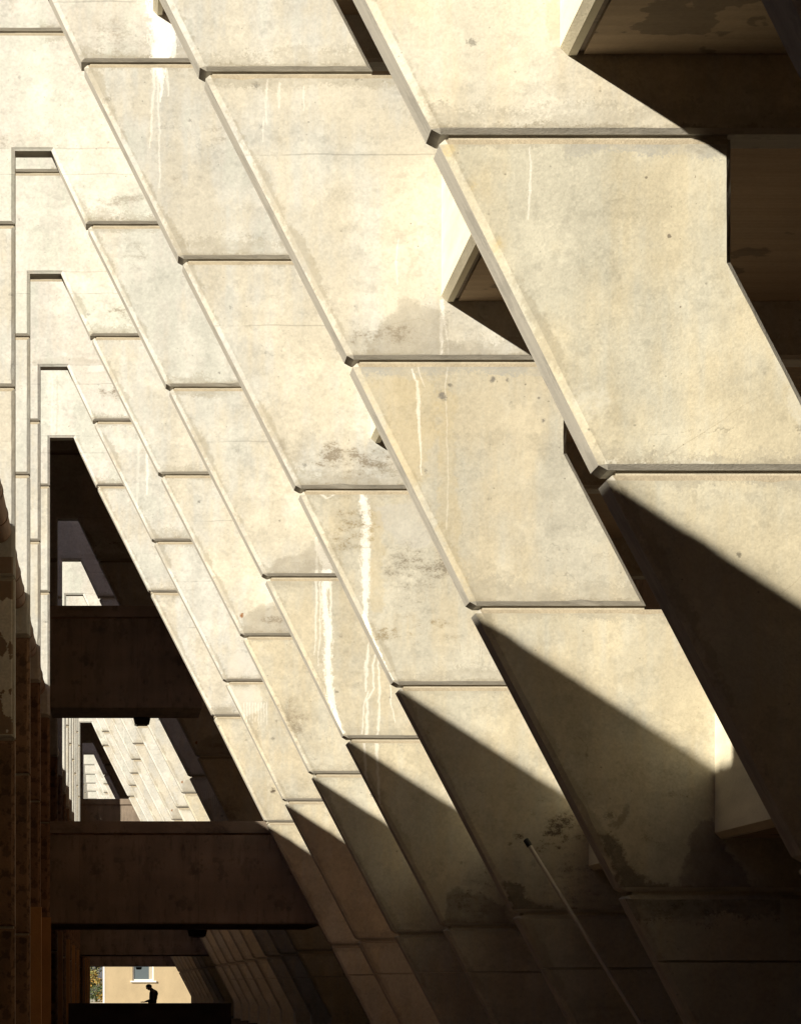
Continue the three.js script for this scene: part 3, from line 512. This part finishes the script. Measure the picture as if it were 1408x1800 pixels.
// cross beams and the lamp boxes under them
function crossBeam(label, d0, d1, y0, y1) {
  const o = thing('cross_beam', label, 'cross beam', [0, Y(y0), Z(d0)], 'dark cross beams closing each block'), h = (y1 - y0) * S, L = (d1 - d0) * D1, r = XL(y0) + 60;
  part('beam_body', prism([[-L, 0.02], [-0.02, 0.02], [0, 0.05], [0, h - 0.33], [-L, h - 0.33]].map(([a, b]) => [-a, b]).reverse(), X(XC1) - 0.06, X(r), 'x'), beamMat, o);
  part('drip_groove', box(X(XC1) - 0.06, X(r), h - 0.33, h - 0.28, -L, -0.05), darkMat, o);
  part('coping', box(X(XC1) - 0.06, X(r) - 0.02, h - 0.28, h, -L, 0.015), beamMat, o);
  return o;
}
function lampBox(label, xu, yu, d, w, group) {
  const o = thing('lamp_box', label, 'lamp', [X(xu), Y(yu), Z(d)], 'lamp boxes under the cross beams'), a = w / 2, h = 0.17;
  part('housing', prism([[-a, 0], [-a * 0.82, -h], [a * 0.82, -h], [a, 0]], -0.12, 0.12), darkMetal, o);
  part('lens', prism([[-a * 0.7, -h - 0.004], [-a * 0.64, -h - 0.03], [a * 0.64, -h - 0.03], [a * 0.7, -h - 0.004]], -0.09, 0.09), darkGlass, o);
}
const darkMetal = new THREE.MeshStandardMaterial({ color: new THREE.Color().setRGB(0.03, 0.026, 0.022), roughness: 0.55, metalness: 0.4 });
const darkGlass = new THREE.MeshStandardMaterial({ color: new THREE.Color().setRGB(0.10, 0.09, 0.075), roughness: 0.25 });
crossBeam('upper dark cross beam inside the opening of the seventh frame', 3.40, 3.535, 1648, 2262);
crossBeam('lower dark cross beam inside the opening of the seventh frame', 3.205, 3.56, 336, 918);
crossBeam('small upper black cross beam far inside, below a bright nested opening', 6.70, 6.86, 1590, 2183);
crossBeam('small lower brown cross beam far inside, above the sunlit yellow house', 6.68, 6.98, 336, 918);
crossBeam('tiny upper cross beam at the far end of the hall', 10.13, 10.25, 1590, 2183);
crossBeam('lowest dark beam, directly above the tiny view of the yellow house', 10.13, 10.42, 314, 918);
lampBox('dark lamp box hanging under the upper cross beam', 203, 1650, 3.525, 0.45);
lampBox('dark lamp box hanging under the lower cross beam', 548, 338, 3.545, 0.52);
lampBox('tiny lamp box hanging in front of the far window', 540, 314, 10.40, 0.50);
// pipe along the columns on the left
blocks.forEach(([a, b, nm], i) => {
  const L = (b - a) * D1 + 0.3, o = thing('drain_pipe', `thick brown pipe running along the left columns, ${nm} stretch`, 'pipe', [X(-402), Y(1654), (Z(a) + Zs(b)) / 2], 'thick pipes along the left columns');
  part('tube', new THREE.CylinderGeometry(45 * S, 45 * S, L, 40, 1).rotateX(Math.PI / 2), pipeMat, o);
  const rings = []; for (let z = -L / 2 + 0.9; z < L / 2; z += 1.75) rings.push(new THREE.CylinderGeometry(47.5 * S, 47.5 * S, 0.09, 40, 1).rotateX(Math.PI / 2).translate(0, 0, z));
  for (const r of rings) part('collar', r, pipeMat, o);
});

// a kerb closing the hall, and the sunlit court behind it
{
  const o = thing('cross_wall', 'low black wall crossing the hall, hiding the legs of the silhouetted person', 'low wall', [X(500), 0, Z(4.72)]), w = 960 * S;
  part('wall_body', box(-838 * S, 510 * S, 0.003, Y(-178), -0.1, 0.1), nearBlackMat, o);
  part('coping', box(-838 * S, 510 * S, Y(-178), Y(-157), -0.14, 0.14), nearBlackMat, o);
  part('plinth', box(-838 * S, 510 * S, 0.003, Y(-272), 0.1, 0.13), nearBlackMat, o);
}
tag(part('court_paving', box(-60, 80, 0.004, 0.02, Z(16), Z(10.8)), tiled(256, 4, 4, (u, v) => { const k = 1 + (smp(NA, u, v) - 0.5) * 0.5 + (smp(NW, u, v) - 0.5) * 0.3; return [0.30 * k, 0.27 * k, 0.22 * k, 0.5]; }, 0.004), scene), 'pale paving of the court behind the hall', 'paving', null, 'structure');

// ------------------------------------------------------------------ leaning pole in front of the third frame
{
  const top = new THREE.Vector3(X((928 - 193) * 1.695), Y((1730 - 1482) * 1.695), Z(1.695)), bot = new THREE.Vector3(X((1234 - 193) * 1.62), 0.02, Z(1.62));
  const o = thing('leaning_pole', 'thin pale steel pole with a black cap leaning against the third frame', 'pole', bot.toArray());
  const dir = top.clone().sub(bot), L = dir.length(), q = new THREE.Quaternion().setFromUnitVectors(new THREE.Vector3(0, 1, 0), dir.normalize());
  const steel = new THREE.MeshStandardMaterial({ color: new THREE.Color().setRGB(0.46, 0.42, 0.35), roughness: 0.5, metalness: 0.25 });
  const sh = part('tube', new THREE.CylinderGeometry(0.026, 0.026, L, 24).translate(0, L / 2, 0), steel, o); sh.quaternion.copy(q);
  const cap = part('cap', new THREE.LatheGeometry([[0, 0.1], [0.03, 0.1], [0.037, 0.092], [0.037, 0], [0.028, -0.006]].map((p) => new THREE.Vector2(...p)).reverse(), 24).translate(0, L - 0.045, 0), new THREE.MeshStandardMaterial({ color: 0x0c0a09, roughness: 0.6 }), o); cap.quaternion.copy(q);
  const shoe = part('base_sleeve', new THREE.CylinderGeometry(0.034, 0.034, 0.14, 24).translate(0, 0.07, 0), darkMetal, o); shoe.quaternion.copy(q);
}

// ------------------------------------------------------------------ yellow house behind the hall
{
  const z = Z(12), o = thing('yellow_house', 'sunlit ochre rendered house wall at the far end, with one white window', 'house', [X(-96), 0, z]);
  const render = tiled(512, 5, 5, (u, v) => { const k = 1 + (smp(NA, u, v) - 0.5) * 0.16 + (smp(NW, u, v) - 0.5) * 0.16 + (smp(NB, u * 3, v) - 0.5) * 0.10; return [0.385 * k, 0.305 * k, 0.19 * k, smp(NW, u * 2, v * 2)]; }, 0.004);
  const white = new THREE.MeshStandardMaterial({ color: new THREE.Color().setRGB(0.78, 0.76, 0.70), roughness: 0.5 });
  const x0 = (432 + 96 + 60) * S, x1 = (936 + 96) * S, y0 = Y(72), y1 = Y(72) + 1.75, W = 13, H = 5.6;
  const shape = new THREE.Shape([[0, 0], [W, 0], [W, H], [0, H]].map((p) => new THREE.Vector2(...p)));
  shape.holes.push(new THREE.Path([[x0, y0], [x0, y1], [x1, y1], [x1, y0]].map((p) => new THREE.Vector2(...p))));
  part('wall', new THREE.ExtrudeGeometry(shape, { depth: 0.3, bevelEnabled: false }).translate(0, 0, -0.3), render, o);
  part('corner_trim', box(-0.16, -0.002, 0, H, -0.3, 0.03), white, o);
  part('roof', prism([[-0.5, H], [W + 0.5, H], [W + 0.5, H + 0.2], [-0.5, H + 0.2]], -9, 0.45), new THREE.MeshStandardMaterial({ color: 0x6a4a38, roughness: 0.9 }), o);
  part('rear_wall', box(0, W, 0, H - 0.01, -8.6, -8.3), render, o); part('side_wall', box(0.001, 0.3, 0, H - 0.01, -8.29, -0.31), render, o); part('side_wall', box(W - 0.3, W - 0.001, 0, H - 0.01, -8.29, -0.31), render, o);
  const win = new THREE.Group(); win.name = 'window'; win.position.set(x0, y0, -0.16); o.add(win);
  const w = x1 - x0, h = y1 - y0, f = 0.13;
  part('frame', mergeGeometries([box(0.002, f, 0.002, h - 0.002, 0, 0.07), box(w - f, w - 0.002, 0.002, h - 0.002, 0, 0.07), box(f, w - f, 0.002, f, 0, 0.07), box(f, w - f, h - f, h - 0.002, 0, 0.07)]), white, win);
  part('pane', box(f, w - f, f, h - f, 0.02, 0.028), new THREE.MeshStandardMaterial({ color: new THREE.Color().setRGB(0.10, 0.125, 0.14), roughness: 0.08 }), win);
  part('curtain', box(w - f - 0.28, w - f - 0.02, f, h - f, 0.0285, 0.033), new THREE.MeshStandardMaterial({ color: new THREE.Color().setRGB(0.42, 0.38, 0.30), roughness: 0.9 }), win);
  part('sill', box(-0.2, w + 0.24, -0.13, -0.002, -0.02, 0.30), white, win);
}

// ------------------------------------------------------------------ autumn tree left of the house
{
  const o = thing('autumn_tree', 'small tree with green and golden leaves beside the yellow house', 'tree', [X(-290), 0, Z(12.6)]);
  const bark = new THREE.MeshStandardMaterial({ color: new THREE.Color().setRGB(0.09, 0.07, 0.05), roughness: 0.95 }), limbs = [];
  const limb = (pts, r0, r1) => { const c = new THREE.CatmullRomCurve3(pts.map((p) => new THREE.Vector3(...p))), g = new THREE.TubeGeometry(c, 14, 1, 8), p = g.attributes.position; for (let i = 0; i < p.count; i++) { const t = Math.floor(i / 9) / 14, q = c.getPointAt(t), r = mixn(r0, r1, t); p.setXYZ(i, q.x + (p.getX(i) - q.x) * r, q.y + (p.getY(i) - q.y) * r, q.z + (p.getZ(i) - q.z) * r); } g.computeVertexNormals(); limbs.push(g); };
  limb([[0, 0, 0], [0.05, 1.2, 0.02], [-0.05, 2.6, 0], [0.1, 4.2, 0]], 0.13, 0.03);
  for (let i = 0; i < 12; i++) { const a = i * 2.4, y = 0.5 + i * 0.26, l = 0.9 + rnd() * 0.6; limb([[0, y, 0], [Math.cos(a) * l * 0.5, y + 0.35, Math.sin(a) * l * 0.5], [Math.cos(a) * l, y + 0.55, Math.sin(a) * l]], 0.05, 0.01); }
  part('trunk', mergeGeometries(limbs), bark, o);
  const leaf = new THREE.PlaneGeometry(0.13, 0.09, 1, 2); { const p = leaf.attributes.position; for (let i = 0; i < p.count; i++) { if (Math.abs(p.getY(i)) > 0.01) p.setX(i, p.getX(i) * 0.45); else p.setZ(i, -0.015); } leaf.computeVertexNormals(); }
  const N = 5200, crown = new THREE.InstancedMesh(leaf, new THREE.MeshPhysicalMaterial({ color: 0xffffff, roughness: 0.8, side: THREE.DoubleSide, transmission: 0.35, thickness: 0 }), N), m = new THREE.Matrix4(), e = new THREE.Euler(), q = new THREE.Quaternion(), one = new THREE.Vector3();
  const clumps = []; for (let i = 0; i < 46; i++) { const a = rnd() * 6.283, r = Math.sqrt(rnd()) * 1.35; clumps.push([Math.cos(a) * r, 0.25 + rnd() * 4.2, Math.sin(a) * r, 0.22 + rnd() * 0.3, rnd()]); }
  for (let i = 0; i < N; i++) {
    const c = clumps[i % 46], g = () => (rnd() + rnd() + rnd() - 1.5) * 1.15, p = new THREE.Vector3(c[0] + g() * c[3], Math.max(0.06, c[1] + g() * c[3]), c[2] + g() * c[3]);
    e.set(rnd() * 6.28, rnd() * 6.28, rnd() * 6.28); q.setFromEuler(e); one.setScalar(0.7 + rnd() * 0.7); m.compose(p, q, one); crown.setMatrixAt(i, m);
    const t = c[4] + (rnd() - 0.5) * 0.35, k = 0.7 + rnd() * 0.6, col = t < 0.45 ? [0.09 * k, 0.14 * k, 0.05 * k] : t < 0.72 ? [0.24 * k, 0.23 * k, 0.06 * k] : [0.46 * k, 0.28 * k, 0.04 * k];
    crown.setColorAt(i, new THREE.Color().setRGB(...col));
  }
  crown.name = 'crown'; tag(crown, null, null, null, 'stuff'); crown.castShadow = crown.receiveShadow = true; o.add(crown);
}

// ------------------------------------------------------------------ the reader: a person in shade, seen against the yellow house, facing left with bowed head
function field(fn, lo, hi, cell) {            // distance field -> closed surface
  const size = Math.max(hi[0] - lo[0], hi[1] - lo[1], hi[2] - lo[2]), n = Math.ceil(size / cell) + 4, mc = new MarchingCubes(n, new THREE.MeshBasicMaterial(), false, false, 400000), half = n / 2, c = [0, 1, 2].map((i) => (lo[i] + hi[i]) / 2);
  for (let z = 0; z < n; z++) for (let y = 0; y < n; y++) for (let x = 0; x < n; x++) mc.field[x + y * n + z * n * n] = -fn(c[0] + (x - half) * cell, c[1] + (y - half) * cell, c[2] + (z - half) * cell);
  mc.isolation = 0; mc.update();
  const g = new THREE.BufferGeometry(), p = mc.positionArray.slice(0, mc.count * 3), nn = mc.normalArray.slice(0, mc.count * 3);
  for (let i = 0; i < p.length; i++) p[i] = p[i] * half * cell + c[i % 3];
  g.setAttribute('position', new THREE.BufferAttribute(p, 3)); g.setAttribute('normal', new THREE.BufferAttribute(nn, 3)); return g;
}
const cone = (a, b, ra, rb) => { const v = [b[0] - a[0], b[1] - a[1], b[2] - a[2]], L = v[0] ** 2 + v[1] ** 2 + v[2] ** 2; return (x, y, z) => { const t = clamp(((x - a[0]) * v[0] + (y - a[1]) * v[1] + (z - a[2]) * v[2]) / L); return Math.hypot(x - a[0] - v[0] * t, y - a[1] - v[1] * t, z - a[2] - v[2] * t) - ra - (rb - ra) * t; }; };
const blob = (c, r) => { const m = Math.min(...r); return (x, y, z) => (Math.hypot((x - c[0]) / r[0], (y - c[1]) / r[1], (z - c[2]) / r[2]) - 1) * m; };
const smin = (list, k) => (x, y, z) => { let d = 1e3; for (const f of list) { const e = f(x, y, z), h = clamp(0.5 + 0.5 * (e - d) / k); d = e + (d - e) * h - k * h * (1 - h); } return d; };
{
  const o = thing('person', 'small dark figure of a person with bowed head, silhouetted against the yellow house', 'person', [X(72 * 6.0 + 14), 0, Z(6.0)]); o.scale.set(1.3, 1, 1.12);
  const cloth = new THREE.MeshStandardMaterial({ color: new THREE.Color().setRGB(0.022, 0.02, 0.022), roughness: 0.95 }), trouser = new THREE.MeshStandardMaterial({ color: new THREE.Color().setRGB(0.02, 0.02, 0.025), roughness: 0.95 }), skin = new THREE.MeshStandardMaterial({ color: new THREE.Color().setRGB(0.20, 0.12, 0.08), roughness: 0.6 }), hairM = new THREE.MeshStandardMaterial({ color: 0x0c0907, roughness: 0.8 });
  const hipL = [0.02, 0.88, 0.09], hipR = [0.02, 0.88, -0.09], wr = (s) => [-0.22, 0.90, 0.07 * s], el = (s) => [0.02, 1.00, 0.25 * s], sh = (s) => [0.03, 1.34, 0.17 * s];
  const limbs = (s) => [cone(sh(s), el(s), 0.056, 0.044), cone(el(s), wr(s), 0.041, 0.029)];
  const leg = (h, kx, fx) => [cone(h, [kx, 0.47, h[2]], 0.088, 0.06), cone([kx, 0.47, h[2]], [fx, 0.09, h[2]], 0.056, 0.04), cone([fx + 0.05, 0.045, h[2]], [fx - 0.16, 0.035, h[2]], 0.042, 0.034)];
  const body = smin([blob([0.02, 0.93, 0], [0.125, 0.13, 0.165]), blob([0.05, 1.10, 0], [0.115, 0.2, 0.15]), blob([0.06, 1.26, 0], [0.13, 0.17, 0.175]), cone([0.045, 1.36, 0], [-0.03, 1.46, 0], 0.065, 0.053), ...limbs(1), ...limbs(-1), ...leg(hipL, -0.03, 0.0), ...leg(hipR, 0.02, 0.1)], 0.035);
  part('body', field(body, [-0.35, -0.02, -0.35], [0.3, 1.56, 0.35], 0.014), skin, o);
  // jacket and trousers lie on the body
  const jacket = smin([blob([0.025, 0.90, 0], [0.15, 0.15, 0.19]), blob([0.06, 1.10, 0], [0.14, 0.23, 0.178]), blob([0.075, 1.26, 0], [0.15, 0.18, 0.198]), cone([0.055, 1.37, 0], [0.0, 1.43, 0], 0.078, 0.075), ...[1, -1].flatMap((s) => [cone(sh(s), el(s), 0.074, 0.06), cone(el(s), [-0.17, 0.918, 0.11 * s], 0.057, 0.045)])], 0.035);
  part('jacket', field((x, y, z) => Math.max(jacket(x, y, z), 0.80 - y), [-0.3, 0.76, -0.36], [0.3, 1.55, 0.36], 0.013), cloth, o);
  const pants = smin([blob([0.02, 0.90, 0], [0.135, 0.12, 0.175]), ...[[hipL, -0.03, 0.0], [hipR, 0.02, 0.1]].flatMap(([h, k, f]) => [cone(h, [k, 0.47, h[2]], 0.104, 0.078), cone([k, 0.47, h[2]], [f, 0.07, h[2]], 0.076, 0.062)])], 0.03);
  part('trousers', field((x, y, z) => Math.max(pants(x, y, z), 0.055 - y, y - 0.93), [-0.2, 0.0, -0.25], [0.3, 1.0, 0.25], 0.013), trouser, o);
  for (const [s, f] of [[0.09, 0], [-0.09, 0.1]]) part('shoe', field((x, y, z) => Math.max(smin([cone([f + 0.06, 0.05, s], [f - 0.15, 0.04, s], 0.056, 0.046), cone([f + 0.02, 0.08, s], [f + 0.03, 0.12, s], 0.055, 0.052)], 0.03)(x, y, z), -y), [f - 0.25, -0.01, s - 0.1], [f + 0.16, 0.16, s + 0.1], 0.008), hairM, o);
  const head = new THREE.Group(); head.name = 'head'; head.position.set(-0.085, 1.545, 0); head.rotation.z = 0.55; o.add(head);      // faces -x, bowed
  const hd = smin([blob([0, 0.02, 0], [0.098, 0.105, 0.077]), blob([-0.03, -0.05, 0], [0.062, 0.07, 0.056]), cone([0.02, -0.05, 0], [0.03, -0.13, 0], 0.055, 0.055), cone([-0.098, 0.012, 0], [-0.115, -0.022, 0], 0.009, 0.014), blob([-0.088, -0.055, 0], [0.016, 0.012, 0.024]), blob([-0.075, -0.092, 0], [0.022, 0.02, 0.024]), blob([-0.086, 0.035, 0.03], [0.015, 0.008, 0.024]), blob([-0.086, 0.035, -0.03], [0.015, 0.008, 0.024]), blob([0.012, -0.005, 0.078], [0.02, 0.032, 0.012]), blob([0.012, -0.005, -0.078], [0.02, 0.032, 0.012])], 0.012);
  const eyes = [[-0.088, 0.014, 0.031], [-0.088, 0.014, -0.031]].map((c) => blob(c, [0.012, 0.008, 0.014]));
  part('face', field((x, y, z) => Math.max(hd(x, y, z), -eyes[0](x, y, z), -eyes[1](x, y, z)), [-0.14, -0.15, -0.1], [0.12, 0.14, 0.1], 0.004), skin, head);
  const hr = smin([blob([0.014, 0.035, 0], [0.103, 0.106, 0.085])], 0.01);
  part('hair', field((x, y, z) => Math.max(hr(x, y, z) + 0.006 * (smp(ND, x * 3, (y + z) * 3) - 0.5), -(x * 0.55 + y - 0.012) , -(x + 0.083)), [-0.12, -0.1, -0.1], [0.14, 0.16, 0.1], 0.004), hairM, head);
  for (const s of [1, -1]) {                   // hands closed round a small tablet: palm, four unequal fingers, thumb
    const P = [-0.275, 0.885, 0.062 * s], F = [blob(P, [0.045, 0.016, 0.04]), cone([-0.22, 0.9, 0.07 * s], P, 0.026, 0.02)];
    [[0.030, 0.034, 0.9], [0.011, 0.04, 1], [-0.009, 0.037, 0.95], [-0.028, 0.03, 0.78]].forEach(([dz, l, q]) => { const a = [P[0] - 0.03, P[1] - 0.004, P[2] + dz * s], b = [a[0] - l, a[1] - 0.012, a[2] - 0.008 * s], c = [b[0] - l * 0.45 * q, b[1] + 0.016, b[2] - 0.012 * s]; F.push(cone(a, b, 0.0095, 0.0085), cone(b, c, 0.0085, 0.0075)); });
    F.push(cone([P[0] + 0.01, P[1] + 0.006, P[2] - 0.034 * s], [P[0] - 0.03, P[1] + 0.026, P[2] - 0.05 * s], 0.011, 0.009), cone([P[0] - 0.03, P[1] + 0.026, P[2] - 0.05 * s], [P[0] - 0.055, P[1] + 0.027, P[2] - 0.045 * s], 0.009, 0.008));
    part('hand', field(smin(F, 0.008), [-0.4, 0.83, P[2] - 0.075], [-0.19, 0.95, P[2] + 0.075], 0.0035), skin, o);
  }
  const t = thing('tablet', 'small dark tablet held in the hands of the silhouetted person', 'tablet', [o.position.x - 0.325 * 1.3, 0.903, o.position.z]); t.rotation.z = 0.12;
  part('case', box(-0.07, 0.05, -0.004, 0.004, -0.085, 0.085), darkMetal, t); part('screen', box(-0.063, 0.043, 0.0045, 0.0055, -0.077, 0.077), new THREE.MeshStandardMaterial({ color: 0x050505, roughness: 0.1 }), t);
}
renderer.render(scene, camera);
